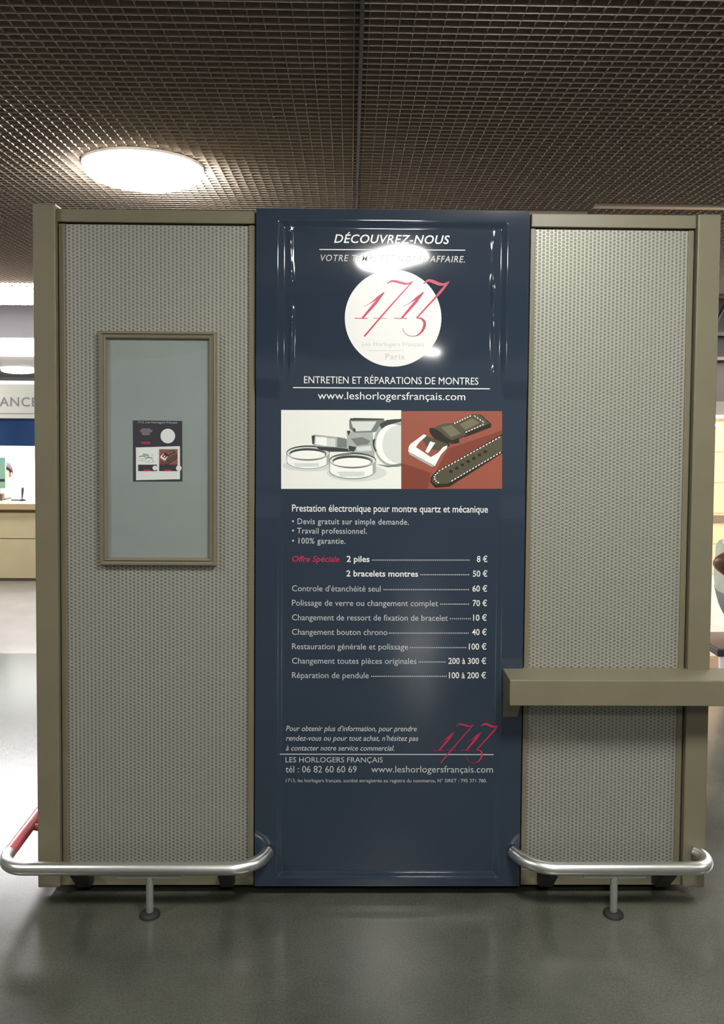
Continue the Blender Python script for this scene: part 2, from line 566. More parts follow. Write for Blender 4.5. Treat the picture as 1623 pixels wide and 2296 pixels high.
# right bay
MB().bbox(0.522, 1.088, -0.006, 0.05, HZ, KZ1 - 0.004, 0.003).build('header_rail', 'olive_paint', kiosk)
MB().bbox(0.520, 0.537, -0.006, 0.05, KZ0 + 0.05, HZ - 0.005, 0.002).build('stile', 'olive_paint', kiosk)
MB().bbox(1.064, 1.083, -0.002, 0.05, KZ0 + 0.05, HZ - 0.005, 0.002).build('stile', 'olive_paint', kiosk)
MB().bbox(0.520, 1.088, -0.008, 0.05, KZ0, 0.092, 0.003).build('bottom_rail', 'olive_paint', kiosk)
MB().box(0.537, 1.064, 0.004, 0.034, 0.092, HZ - 0.006).build('perforated_panel', 'perforated_sheet', kiosk)
# shelf with its back bracket
sh = MB().bbox(0.4455, 1.36, -0.140, 0.0, 0.7215, 0.8085, 0.003).build('shelf', 'olive_paint', kiosk)
br = MB()
br.prism([(0.447, 0.0, 0.7215), (0.447, -0.085, 0.7215), (0.447, -0.02, 0.640), (0.447, 0.0, 0.640)], (0.05, 0, 0))
br.build('shelf_bracket', 'olive_paint', kiosk)
br = MB()
br.prism([(1.166, 0.02, 0.7215), (1.166, -0.10, 0.7215), (1.166, -0.10, 0.716), (1.166, 0.02, 0.690)], (0.028, 0, 0))
br.build('shelf_bracket', 'olive_paint', kiosk)

# ------------------------------------------------------------------ writing and flat print
_font = {}


def text_mesh(s, bold=0.0, shear=0.0, spacing=1.0):
    cu = bpy.data.curves.new('t', 'FONT')
    cu.body = s
    cu.size = 1.0
    cu.resolution_u = 3
    cu.offset = bold
    cu.shear = shear
    cu.space_character = spacing
    cu.fill_mode = 'FRONT'
    ob = bpy.data.objects.new('t', cu)
    COL.objects.link(ob)
    dg = bpy.context.evaluated_depsgraph_get()
    dg.update()
    me = bpy.data.meshes.new_from_object(ob.evaluated_get(dg))
    vs = [v.co.copy() for v in me.vertices]
    fs = [tuple(p.vertices) for p in me.polygons]
    bpy.data.objects.remove(ob)
    bpy.data.curves.remove(cu)
    bpy.data.meshes.remove(me)
    return vs, fs


_cap = {}


def text(name, s, x0, x1, yb, cap, Y, m, parent, bold=0.0, shear=0.0, spacing=1.0, label=None, y1=None):
    """write s on the plane at depth Y so that it spans photo columns x0..x1 on base line yb with capitals cap px tall"""
    vs, fs = text_mesh(s, bold, shear, spacing)
    if 'H' not in _cap:
        hv, _ = text_mesh('H')
        _cap['H'] = max(v.y for v in hv)
    lo, hi = min(v.x for v in vs), max(v.x for v in vs)
    A, B = onY(x0, yb, Y), onY(x1, yb if y1 is None else y1, Y)
    z = (A.z + B.z) / 2
    if y1 is None:
        z = onY((x0 + x1) / 2, yb, Y).z
    sx = (B.x - A.x) / (hi - lo)
    sz = (z - 0 - onY((x0 + x1) / 2, yb + cap, Y).z) / _cap['H']
    mb = MB()
    mb.add([(A.x + (v.x - lo) * sx, Y, z + v.y * sz) for v in vs], fs)
    o = mb.build(name, m, parent, recalc=False)
    me = o.data
    if me.polygons and me.polygons[0].normal.y > 0:
        me.flip_normals()
    if label:
        o['label'] = label
    return o


def flat(pts, Y, mb=None):
    """polygon of photo points laid on the plane at depth Y"""
    mb = mb or MB()
    v = [onY(p[0], p[1], Y) for p in pts]
    mb.add(v, [tuple(range(len(v)))])
    return mb


def ell(cx, cy, rx, ry, n=40, a0=0, a1=2 * PI, rot=0):
    out = []
    for k in range(n):
        a = a0 + (a1 - a0) * k / n
        x, y = rx * math.cos(a), ry * math.sin(a)
        out.append((cx + x * math.cos(rot) - y * math.sin(rot), cy + x * math.sin(rot) + y * math.cos(rot)))
    return out


def ring(outer, inner, Y, mb=None):
    mb = mb or MB()
    n = len(outer)
    v = [onY(p[0], p[1], Y) for p in outer] + [onY(p[0], p[1], Y) for p in inner]
    mb.add(v, [(i, (i + 1) % n, n + (i + 1) % n, n + i) for i in range(n)])
    return mb


def stroke(pts, widths, Y, mb, f=lambda p: p):
    """tapered pen stroke through photo points"""
    # resample smoothly
    P = [Vector((p[0], p[1], 0)) for p in pts]
    Wd = list(widths)
    if len(P) > 2:
        Q, V = [], []
        for i in range(len(P) - 1):
            p0, p1, p2, p3 = P[max(i - 1, 0)], P[i], P[i + 1], P[min(i + 2, len(P) - 1)]
            for k in range(6):
                t = k / 6
                Q.append(0.5 * ((2 * p1) + (p2 - p0) * t + (2 * p0 - 5 * p1 + 4 * p2 - p3) * t * t + (-p0 + 3 * p1 - 3 * p2 + p3) * t ** 3))
                V.append(Wd[i] + (Wd[i + 1] - Wd[i]) * t)
        Q.append(P[-1])
        V.append(Wd[-1])
        P, Wd = Q, V
    L, Rr = [], []
    for i, p in enumerate(P):
        d = P[min(i + 1, len(P) - 1)] - P[max(i - 1, 0)]
        d.normalize()
        n = Vector((-d.y, d.x, 0)) * (Wd[i] / 2)
        L.append(f((p + n)[:2]))
        Rr.append(f((p - n)[:2]))
    n = len(P)
    v = [onY(a[0], a[1], Y) for a in L] + [onY(a[0], a[1], Y) for a in Rr]
    mb.add(v, [(i, i + 1, n + i + 1, n + i) for i in range(n - 1)])


def lines(name, segs, Y, m, parent, w):
    mb = MB()
    for (x0, y0, x1, y1) in segs:
        flat([(x0, y0 - w / 2), (x1, y1 - w / 2), (x1, y1 + w / 2), (x0, y0 + w / 2)], Y, mb)
    return mb.build(name, m, parent, recalc=False)


# ------------------------------------------------------------------ the tall blue poster panel between the bays
PX0, PX1, PZ0, PZ1 = -0.4165, 0.5155, 0.036, 2.3835
poster = thing('poster_panel', 'tall glossy dark blue poster panel with white price list in the middle of the kiosk', 'poster', (0.05, -0.01, PZ0))
YF = -0.012                        # the sheet; the outer band stands a little proud of it
mb = MB()
mb.box(PX0, PX1, 0.006, 0.034, PZ0, PZ1)
mb.build('backing', 'blue_film', poster)
phs = [random.uniform(0, 6.28) for _ in range(12)]
ZP0, ZP1 = onY(880, 1108).z, onY(880, 905).z      # rows of the two pictures: the film lies flat there


def ss(t):
    t = max(0.0, min(1.0, t))
    return t * t * (3 - 2 * t)


def film_y(x, z):
    ex = min(x - PX0, PX1 - x)
    right_side = x > (PX0 + PX1) / 2
    ez = min(PZ1 - z + 0.035, z - PZ0 + 0.045)
    amp = 1.0
    if z > ZP1:
        amp = ss((z - ZP1) / 0.10)
    elif z > ZP0:
        amp = 0.0
    else:
        amp = 0.3 * ss((ZP0 - z) / 0.10) + 0.7 * ss((0.16 - z) / 0.08)
    e = min(ex, ez)
    h = 0.0085 * (1 - ss((e - 0.075) / 0.023))
    k0_ = 6 if right_side else 0
    rip = sum(math.sin(z * fq + phs[k0_ + k]) * am for k, (fq, am) in enumerate(((13, 0.55), (41, 0.35), (83, 0.15), (29, 0.25))))
    h += 0.0030 * math.exp(-((ex - (0.120 + 0.004 * math.sin(z * 9 + phs[k0_ + 5]))) / 0.0065) ** 2) * max(0.0, 0.75 + rip) * ss((ez - 0.08) / 0.03) * ss((z - ZP1) / 0.12)
    # slack film: very shallow waves
    w = 0.00035 * math.sin(x * 17 + z * 5 + 1.0) * math.sin(z * 11 + 0.6) * ss((ex - 0.1) / 0.1)
    return YF - amp * h - w * amp


def axis(a, b_, fine, wide, band):
    out, t = [], a
    while t < b_ - 1e-6:
        out.append(t)
        t += fine if (t - a < band or b_ - t < band + fine) else wide
    return out + [b_]


xs = axis(PX0 + 0.002, PX1 - 0.002, 0.0025, 0.02, 0.15)
zs = axis(PZ0 + 0.002, PZ1 - 0.002, 0.0035, 0.009, 0.13)
mb = MB()
nxs = len(xs)
v = [(xx, film_y(xx, zz), zz) for zz in zs for xx in xs]
f = [(j * nxs + i, j * nxs + i + 1, (j + 1) * nxs + i + 1, (j + 1) * nxs + i) for j in range(len(zs) - 1) for i in range(nxs - 1)]
mb.add(v, f, True)
# thin returned edges of the film
n_ = len(zs)
mb.add([(PX0, 0.006, z) for z in zs] + [(xs[0], film_y(xs[0], z), z) for z in zs], [(i, i + 1, n_ + i + 1, n_ + i) for i in range(n_ - 1)])
mb.add([(PX1, 0.006, z) for z in zs] + [(xs[-1], film_y(xs[-1], z), z) for z in zs], [(i, i + 1, n_ + i + 1, n_ + i) for i in range(n_ - 1)])
mb.add([(x, 0.006, PZ1) for x in xs] + [(x, film_y(x, zs[-1]), zs[-1]) for x in xs], [(i, i + 1, nxs + i + 1, nxs + i) for i in range(nxs - 1)])
mb.add([(x, 0.006, PZ0) for x in xs] + [(x, film_y(x, zs[0]), zs[0]) for x in xs], [(i, i + 1, nxs + i + 1, nxs + i) for i in range(nxs - 1)])
mb.build('printed_film', 'navy_print', poster)

YI = YF - 0.0004
T1, T2, T3, T4, T5 = (YI - 0.0006 - 0.0003 * k for k in range(5))
text('heading_text', 'DÉCOUVREZ-NOUS', 749, 1008, 545.5, 18.5, T1, 'white_print', poster, 0.012, 0.22, 1.06)
lines('rule_line', [(716, 559.3, 1043, 561)], T1, 'white_print', poster, 2)
text('slogan_text', 'VOTRE TEMPS EST NOTRE AFFAIRE.', 718.6, 1042, 586.6, 14, T1, 'grey_print', poster, 0.006, 0.2, 1.12)
ci = ell(881.2, 713.3, 108.3, 108.8, 72)
flat(ci, T1).build('white_disc', 'white_print', poster, recalc=False)
text('small_text', 'Les Horlogers Français', 812, 950, 776, 9, T2, 'soft_print', poster)
lines('rule_line', [(826, 786, 904, 786.3)], T2, 'soft_print', poster, 1)
text('small_text', 'Paris', 864, 906, 805.5, 12.5, T2, 'soft_print', poster, 0.01, 0.0, 1.15)


def logo(mp, Y, m, k, parent, name='number_emblem'):
    mb = MB()

    def st(p, w):
        stroke(p, [q for q in w], Y, mb, mp)
    for dx, base in ((0, (405, 530)), (376, (782, 908))):
        st([(490 + dx, 800), (560 + dx, 765), (625 + dx, 715), (690 + dx, 663)], [3, 6, 20, 9])
        st([(690 + dx, 663), (615 + dx, 755), (550 + dx, 830), (478 + dx, 914)], [8, 30, 24, 16])
        st([(base[0], 911), (base[1], 913)], [7, 7])
    st([(715, 582), (758, 556), (815, 563), (880, 580), (925, 580), (962, 558)], [6, 18, 24, 22, 14, 5])
    st([(960, 560), (730, 816), (498, 1086)], [10, 15, 15])
    st([(585, 911), (712, 913)], [5, 5])
    st([(1065, 582), (1108, 552), (1160, 562), (1215, 585), (1265, 586), (1312, 558)], [8, 24, 32, 30, 20, 6])
    st([(1310, 560), (1235, 650), (1160, 735), (1000, 908)], [10, 26, 18, 13])
    st([(995, 908), (1045, 916), (1074, 950), (1070, 1000), (1035, 1055), (980, 1083), (915, 1075), (875, 1038), (868, 1005)],
       [6, 16, 26, 26, 16, 6, 5, 5, 4])
    return mb.build(name, m, parent, recalc=False)


logo(lambda p: (700 + p[0] / 4.271, 500 + p[1] / 4.271), T3, 'crimson_print', 1, poster)
text('service_text', 'ENTRETIEN ET RÉPARATIONS DE MONTRES', 681.5, 1072.4, 860.8, 15.5, T1, 'white_print', poster)
lines('rule_line', [(656.8, 869, 1098, 871.8)], T1, 'white_print', poster, 2.2)
text('web_text', 'www.leshorlogersfrançais.com', 712.3, 1043, 896, 16.5, T1, 'white_print', poster)


def zmap(x0, y0, s):
    return lambda p: (x0 + p[0] / s, y0 + p[1] / s)


def clip_poly(pts, xmin, xmax):
    for lim, sg in ((xmin, 1), (xmax, -1)):
        out = []
        for i in range(len(pts)):
            a, b_ = pts[i - 1], pts[i]
            ina, inb = (a[0] - lim) * sg >= 0, (b_[0] - lim) * sg >= 0
            if ina != inb:
                t = (lim - a[0]) / (b_[0] - a[0])
                out.append((lim, a[1] + (b_[1] - a[1]) * t))
            if inb:
                out.append(b_)
        pts = out
    return pts


def parts_picture(mp, Y, parent, dy=0.00012, name='watch_picture', detail=True):
    """print of bright metal watch parts on pale paper; stacked inks"""
    lay = []
    F = lambda m, pts: lay.append((m, clip_poly(pts, 32, 872)))
    F('ink_paper', [(32, 60), (872, 62), (872, 612), (32, 612)])
    F('ink_pale', ell(230, 450, 190, 40) )
    F('ink_pale', ell(560, 500, 210, 60))
    def cell(cx, cy, rx, ry, h):
        body = ell(cx, cy, rx, ry, 24, PI, 2 * PI) + ell(cx, cy + h, rx, ry * 1.1, 24, 0, PI)
        F('ink_mid', body)
        F('ink_white', ell(cx, cy + 4, rx * 0.97, ry, 20, 0.5, PI - 0.08) + ell(cx, cy + h - 3, rx * 0.97, ry * 1.05, 20, PI - 0.08, 0.5)[0:0] + [(p[0], p[1]) for p in [(cx + rx * 0.97 * math.cos(a), cy + h - 4 + ry * 1.05 * math.sin(a)) for a in [PI - 0.08 - k * (PI - 0.58) / 19 for k in range(20)]]])
        F('ink_pale', [(cx + rx * 0.6 * math.cos(a) - rx * 0.1, cy + ry + h * 0.35) for a in (PI, 0)] + [(cx + rx * 0.5, cy + h + ry * 0.72), (cx - rx * 0.5, cy + h + ry * 0.80)])
        F('ink_dark', ell(cx, cy, rx, ry))
        F('ink_pale', ell(cx, cy + 3, rx * 0.975, ry * 0.86))
        F('ink_grey', ell(cx, cy + ry * 0.12, rx * 0.86, ry * 0.78, 40))
        F('ink_dark', ell(cx - rx * 0.05, cy + ry * 0.05, rx * 0.80, ry * 0.62, 24, PI, 2 * PI))
        F('ink_white', ell(cx - rx * 0.02, cy + ry * 0.26, rx * 0.80, ry * 0.58, 40))
    cell(220, 360, 152, 52, 58)
    F('ink_mid', [(245, 240), (270, 232), (480, 255), (530, 300), (520, 350), (290, 330), (250, 300)])
    F('ink_dark', [(245, 240), (268, 236), (262, 300), (250, 296)])
    F('ink_white', [(275, 248), (350, 252), (350, 312), (270, 300)])
    F('ink_pale', [(350, 256), (412, 262), (412, 318), (350, 312)])
    F('ink_dark', [(270, 315), (420, 322), (525, 335), (520, 352), (380, 352), (300, 338)])
    F('ink_grey', [(425, 250), (490, 265), (490, 325), (425, 320)])
    F('ink_mid', [(490, 215), (670, 200), (690, 420), (560, 400), (500, 340)])
    F('ink_grey', [(508, 130), (540, 115), (752, 120), (760, 150), (690, 215), (545, 220), (510, 190)])
    F('ink_pale', [(520, 140), (700, 140), (660, 205), (545, 210)])
    F('ink_dark', [(515, 118), (745, 120), (745, 128), (515, 132)])
    F('ink_dark', [(535, 185), (550, 190), (555, 212), (540, 212)])
    F('ink_grey', [(520, 260), (600, 250), (655, 275), (640, 300), (560, 310)])
    F('ink_dark', [(505, 310), (560, 320), (540, 352), (505, 345)])
    F('ink_pale', [(560, 320), (660, 310), (668, 345), (560, 350)])
    F('ink_dark', [(490, 205), (520, 205), (505, 240)])
    F('ink_mid', ell(830, 290, 150, 168))
    F('ink_dark', [(720, 160), (770, 130), (872, 122), (872, 140), (800, 160), (745, 215), (735, 195)])
    F('ink_white', ell(815, 300, 120, 140))
    F('ink_pale', ell(850, 300, 110, 132))
    F('ink_grey', [(700, 440), (780, 448), (872, 438), (872, 450), (780, 460)])
    F('ink_dark', [(672, 270), (690, 260), (684, 310), (700, 350), (690, 352), (674, 310)])
    cell(532, 412, 164, 54, 72)
    F('ink_grey', [(385, 392), (450, 365), (520, 355), (525, 372), (440, 384)])
    if not detail:
        lay = lay[:12] + lay[-10:]
    return lay


def strap_picture(mp):
    lay = []
    F = lambda m, pts: lay.append((m, clip_poly(pts, 874, 1578)))
    F('ink_leather', [(874, 68), (1578, 68), (1578, 612), (874, 614)])
    F('ink_leather_deep', [(874, 430), (1080, 500), (1060, 614), (874, 614)])
    F('ink_leather_deep', [(1200, 330), (1500, 230), (1578, 200), (1578, 235), (1110, 500)])
    F('ink_strap_dark', [(1230, 155), (1370, 88), (1430, 92), (1502, 158), (1500, 182), (1320, 250), (1280, 240)])
    F('ink_strap', [(1235, 150), (1370, 90), (1425, 95), (1490, 155), (1310, 222)])
    F('ink_strap_light', [(1280, 160), (1370, 118), (1420, 150), (1320, 200)])
    F('ink_strap_dark', [(1078, 200), (1100, 185), (1225, 300), (1280, 290), (1275, 262), (1330, 240), (1300, 225), (1170, 160)])
    F('ink_strap', [(1090, 190), (1160, 158), (1235, 150), (1330, 235), (1225, 272), (1120, 215)])
    F('ink_strap_light', [(1150, 180), (1225, 165), (1290, 225), (1220, 250)])
    F('ink_strap_dark', ell(1140, 250, 92, 32, rot=0.72))
    F('ink_strap', [(1010, 250), (1050, 240), (1200, 300), (1175, 350), (1060, 330)])
    # buckle
    F('ink_white', [(925, 318), (935, 300), (1030, 230), (1050, 240), (1000, 285), (975, 320), (1080, 390), (1130, 360), (1165, 320), (1195, 308), (1190, 330), (1150, 372), (1108, 452), (1085, 456), (935, 372), (922, 350)])
    F('ink_white', [(1075, 280), (1110, 290), (1062, 362), (1040, 352)])
    F('ink_mid', [(922, 350), (1090, 440), (1108, 452), (1085, 458), (930, 372)])
    # lower strap
    F('ink_strap_dark', [(1075, 565), (1080, 530), (1110, 495), (1580, 228), (1580, 362), (1210, 596), (1110, 604)])
    F('ink_strap', [(1085, 555), (1095, 525), (1120, 500), (1580, 238), (1580, 345), (1200, 575), (1110, 580)])
    for k in range(7):
        F('ink_strap_dark', ell(1220 + k * 40, 490 - k * 23, 13, 11))
    for (x0, y0, x1, y1, n) in ((1130, 490, 1570, 245, 20), (1220, 560, 1575, 352, 17), (1240, 156, 1365, 98, 7), (1320, 218, 1455, 158, 7), (1380, 98, 1455, 150, 4)):
        for k in range(n):
            t0, t1 = (k + 0.15) / n, (k + 0.7) / n
            ax, ay, bx, by = x0 + (x1 - x0) * t0, y0 + (y1 - y0) * t0, x0 + (x1 - x0) * t1, y0 + (y1 - y0) * t1
            F('ink_paper', [(ax, ay - 4), (bx, by - 4), (bx, by + 4), (ax, ay + 4)])
    for k in range(6):
        a = 0.6 + k * 0.42
        cx, cy = 1150 - 45 * math.sin(a), 533 - 38 * math.cos(a)
        F('ink_paper', ell(cx, cy, 6, 5, 8))
    return lay


def print_layers(lay, mp, Y, parent, name, dy=0.00004):
    """one picture = one mesh with several inks, laid ink over ink"""
    mats, mb, mi = [], MB(), []
    for k, (m, pts) in enumerate(lay):
        if len(pts) < 3:
            continue
        if m not in mats:
            mats.append(m)
        mb.add([onY(*mp(p), Y - k * dy) for p in pts], [tuple(range(len(pts)))])
        mi.append(mats.index(m))
    o = mb.build(name, mats[0], parent, recalc=False)
    for m in mats[1:]:
        o.data.materials.append(MATS[m])
    for p, i in zip(o.data.polygons, mi):
        p.material_index = i
    return o


zp = zmap(620, 900, 3.121)
print_layers(parts_picture(zp, T1, poster), zp, T1, poster, 'watch_parts_picture')
print_layers(strap_picture(zp), zp, T1, poster, 'watch_strap_picture')

WT, GR = 'white_print', 'grey_print'
text('intro_text', 'Prestation électronique pour montre quartz et mécanique', 654.6, 1093.6, 1148, 15.4, T1, WT, poster, 0.008)
for s, x1, y in (('• Devis gratuit sur simple demande.', 916.4, 1175.7), ('• Travail professionnel.', 822.5, 1196.5), ('• 100% garantie.', 774.4, 1219)):
    text('bullet_text', s, 654.6, x1, y, 12.6, T1, GR, poster, 0.008, 0, 1.08)
text('offer_text', 'Offre Spéciale', 655, 761, 1259.5, 12.6, T1, 'crimson_print', poster, 0.012, 0.22)
rows = [('2 piles', 777, 828.3, 1259.8, 834, 1054.2, '8 €', 1069, 1092.6, 1),
        ('2 bracelets montres', 776.4, 937.2, 1292.6, 942, 1053.5, '50 €', 1060, 1092.6, 1),
        ('Controle d\'étanchéité seul', 654.6, 853.3, 1326, 859.7, 1053.2, '60 €', 1059, 1092, 0),
        ('Polissage de verre ou changement complet', 654.6, 982, 1358.6, 986.9, 1053.2, '70 €', 1059.6, 1091.7, 0),
        ('Changement de ressort de fixation de bracelet', 654.6, 1003.8, 1391.3, 1008.3, 1057.4, '10 €', 1060.6, 1091, 0),
        ('Changement bouton chrono', 654.6, 868.3, 1423.6, 871.8, 1052.5, '40 €', 1058, 1090.8, 0),
        ('Restauration générale et polissage', 654.6, 914.8, 1456, 919.6, 1046.8, '100 €', 1051, 1090.3, 0),
        ('Changement toutes pièces originales', 654.6, 933.4, 1488.3, 937.8, 1000.6, '200 à 300 €', 1005, 1089.7, 0),
        ('Réparation de pendule', 654.6, 826.7, 1520.5, 832, 1002.9, '100 à 200 €', 1006.4, 1089.4, 0)]
for (s, x0, x1, y, d0, d1, pr, p0, p1, bo) in rows:
    text('item_text', s, x0, x1, y, 13, T1, WT if bo else GR, poster, 0.016 if bo else 0.0)
    n = int((d1 - d0) / 4.1)
    mb = MB()
    for k in range(n):
        xx = d0 + k * (d1 - d0) / n
        flat([(xx, y - 5.2), (xx + 2.4, y - 5.2), (xx + 2.4, y - 2.8), (xx, y - 2.8)], T1, mb)
    mb.build('dotted_leader', GR, poster, recalc=False)
    text('price_text', pr, p0, p1, y + 0.3, 13.2, T1, WT, poster, 0.010)
for s, x1, y in (('Pour obtenir plus d\'information, pour prendre', 934.2, 1639.3), ('rendez-vous ou pour tout achat, n\'hésitez pas', 937.7, 1660.8),
                 ('à contacter notre service commercial.', 884, 1683)):
    text('note_text', s, 641, x1, y, 11.5, T1, GR, poster, 0.006, 0.22)
lines('rule_line', [(625.7, 1691, 1106.4, 1692)], T1, GR, poster, 2.2)
text('contact_text', 'LES HORLOGERS FRANÇAIS', 640, 858, 1709.4, 11.5, T1, GR, poster)
text('contact_text', 'tél : 06 82 60 60 69', 640, 799.4, 1732, 14.5, T1, GR, poster)
text('web_text', 'www.leshorlogersfrançais.com', 832, 1105, 1732, 14.5, T1, GR, poster)
text('small_text', '1713, les horlogers français, société enregistrée au registre du commerce, N° SIRET : 795 371 780.', 641, 1091, 1754, 7.6, T1, GR, poster)
sx_, sy_ = (1450 - 1043) / (1310 - 405), (365 - 120) / (1085 - 550)
logo(lambda p: (600 + (1043 + (p[0] - 405) * sx_) / 2.798, 1580 + (120 + (p[1] - 550) * sy_) / 2.798), T2, 'crimson_print', 1, poster)

# ------------------------------------------------------------------ framed notice board on the left panel
nb = thing('notice_frame', 'narrow upright olive picture frame with clear cover on the left perforated panel', 'frame', (-0.75, 0, 1.2))


def R4(x0, y0, x1, y1, Y):
    a, b_ = onY(x0, y0, Y), onY(x1, y1, Y)
    return a.x, b_.x, b_.z, a.z


fx0, fx1, fz0, fz1 = R4(219, 741, 484, 1270, -0.02)
prof = [(0.0, 0.004), (0.0, -0.013), (0.003, -0.018), (0.008, -0.019), (0.012, -0.014), (0.015, -0.013), (0.019, -0.0175), (0.023, -0.0165), (0.027, -0.007), (0.027, 0.004)]
mb = MB()
for side in range(4):
    v = []
    for (d, y) in prof:
        c = [(fx0 + d, y, fz0 + d), (fx1 - d, y, fz0 + d), (fx1 - d, y, fz1 - d), (fx0 + d, y, fz1 - d)]
        v += [c[side], c[(side + 1) % 4]]
    mb.add(v, [(2 * i, 2 * i + 1, 2 * i + 3, 2 * i + 2) for i in range(len(prof) - 1)])
mb.build('frame_moulding', 'olive_paint', nb)
MB().box(fx0 + 0.02, fx1 - 0.02, -0.0035, 0.004, fz0 + 0.02, fz1 - 0.02).build('backing_board', 'board', nb)
mb = MB()
NX, NZ = 10, 20
px0, px1, pz0, pz1 = fx0 + 0.026, fx1 - 0.026, fz0 + 0.026, fz1 - 0.026
v = [(px0 + (px1 - px0) * i / NX, -0.0072 - 0.004 * math.sin(PI * i / NX) * math.sin(PI * j / NZ), pz0 + (pz1 - pz0) * j / NZ) for j in range(NZ + 1) for i in range(NX + 1)]
f = [(j * (NX + 1) + i, j * (NX + 1) + i + 1, (j + 1) * (NX + 1) + i + 1, (j + 1) * (NX + 1) + i) for j in range(NZ) for i in range(NX)]
mb.add(v, f, True)
mb.build('cover_pane', 'acrylic', nb)

FY = -0.0042
fl = thing('flyer', 'small dark flyer with white disc and two pictures inside the olive notice frame', 'flyer', tuple(onY(353, 1079, FY)))
zf = zmap(280, 920, 11.59)
Fp = lambda pts, Y: flat([zf(p) for p in pts], Y)
q = [onY(*zf(p), FY) for p in ((205, 262), (1488, 275), (1492, 1850), (212, 1850))]
MB().prism(q, (0, 0.0006, 0)).build('sheet', 'flyer_navy', fl)
e_ = 0.0001
Fp([(285, 965), (1430, 930), (1432, 1790), (290, 1815)], FY - e_).build('white_block', 'white_print', fl, recalc=False)
Fp(ell(1115, 668, 190, 190), FY - e_).build('white_disc', 'white_print', fl, recalc=False)
text('title_text', '1713, Les Horlogers Français', 280 + 335 / 11.59, 280 + 1360 / 11.59, 920 + 338 / 11.59, 4.2, FY - e_, GR, fl, 0.004)
mb = MB()
for k, (a, b_) in enumerate(((430, 660), (390, 715), (400, 700), (440, 650), (450, 640))):
    flat([zf(p) for p in ((a, 475 + k * 36), (b_, 475 + k * 36), (b_, 498 + k * 36), (a, 498 + k * 36))], FY - e_, mb)
mb.build('text_block', 'flyer_grey', fl, recalc=False)
mb = MB()
for (a, b_, y) in ((430, 655, 820), (350, 560, 0),)[:1]:
    flat([zf(p) for p in ((a, y), (b_, y), (b_, y + 50), (a, y + 50))], FY - e_, mb)
mb.build('red_text', 'crimson_print', fl, recalc=False)
m1 = lambda p: zf((340 + (p[0] - 32) * 490 / 840, 985 + (p[1] - 60) * 425 / 552))
print_layers(parts_picture(m1, 0, fl, detail=False), m1, FY - 2 * e_, fl, 'watch_parts_picture', 0.00002)
m2 = lambda p: zf((890 + (p[0] - 874) * 480 / 704, 1010 + (p[1] - 68) * 420 / 546))
print_layers(strap_picture(m2)[:18], m2, FY - 2 * e_, fl, 'watch_strap_picture', 0.00002)
for (a, b_) in ((345, 830), (890, 1370)):
    Fp([(a, 1412), (b_, 1412), (b_, 1580), (a, 1580)], FY - 6 * e_).build('caption_strip', 'flyer_navy', fl, recalc=False)
    Fp([(a + 140, 1540), (b_ - 160, 1540), (b_ - 160, 1575), (a + 140, 1575)], FY - 7 * e_).build('red_text', 'crimson_print', fl, recalc=False)
for (cx, cy, r) in ((780, 1500, 62), (1400, 1505, 72)):
    Fp(ell(cx, cy, r, r, 24), FY - 7 * e_).build('price_disc', 'white_print', fl, recalc=False)

# ------------------------------------------------------------------ tubular bumper rails
RZ, RR = 0.160, 0.0215


def arc(c, r, a0, a1, n=10):
    return [Vector((c[0] + r * math.cos(a0 + (a1 - a0) * k / n), c[1] + r * math.sin(a0 + (a1 - a0) * k / n), RZ)) for k in range(n + 1)]


def rail_fittings(t, px, feet):
    MB().box(px - 0.105, px + 0.105, -0.136, -0.116, RZ - RR - 0.006, RZ - RR + 0.002).build('saddle_plate', 'post_steel', t)
    MB().tube([(px, -0.125, 0.012), (px, -0.125, RZ - RR - 0.003)], 0.0125, 16).build('post', 'post_steel', t)
    MB().lathe([(0.034, 0.0), (0.034, 0.006), (0.026, 0.012), (0.018, 0.014)], (px, -0.125, 0), 24).build('floor_flange', 'rubber', t)
    for fx in feet:
        m_ = MB()
        m_.prism([(fx - 0.022, -0.100, RZ - RR), (fx - 0.022, -0.126, RZ - RR - 0.004), (fx - 0.022, -0.05, 0.052), (fx - 0.022, -0.0085, 0.046), (fx - 0.022, -0.0085, 0.085)], (0.044, 0, 0))
        m_.build('bracket', 'rubber', t)


YR = -0.125
left = thing('bumper_rail', 'low steel tube rail before the left panel, turning a corner into a red side tube', 'rail', (-0.754, YR, 0), 'low tube rails around the kiosk')
XL = -1.262
path = [Vector((XL, -0.028, RZ))] + arc((XL + 0.09, YR + 0.09), 0.09, PI, 1.5 * PI) + \
       [Vector((-0.75, YR, RZ))] + arc((-0.485, YR + 0.115), 0.115, 1.5 * PI, 1.5 * PI + 1.15, 10)
path.append(Vector((path[-1].x + 0.012, -0.021, RZ)))
MB().tube(path, RR, 20).build('tube', 'steel', left)
MB().tube([(XL, -0.0285, RZ), (XL - 0.006, 0.4, RZ), (XL - 0.02, 1.32, RZ)], RR, 20).build('side_tube', 'red_lacquer', left)
left.children[-1]['label'] = 'red lacquered side tube'
MB().tube([(XL, 0.16, RZ), (KX0 + 0.004, 0.19, 0.125)], 0.012, 12).build('brace', 'red_lacquer', left)
left.children[-1]['label'] = 'thin red brace'
rail_fittings(left, -0.7535, (-0.998, -0.505))
right = thing('bumper_rail', 'low steel tube rail with curled ends before the right panel under the shelf', 'rail', (0.811, YR, 0), 'low tube rails around the kiosk')
a0 = arc((0.62, YR + 0.13), 0.13, 1.5 * PI - 1.15, 1.5 * PI, 10)
path = [Vector((a0[0].x - 0.012, -0.021, RZ))] + a0 + [Vector((0.8, YR, RZ))] + arc((1.085, YR + 0.062), 0.062, 1.5 * PI, 2 * PI + 0.35, 12)
path.append(Vector((1.128, -0.0225, RZ)))
MB().tube(path, RR, 20).build('tube', 'steel', right)
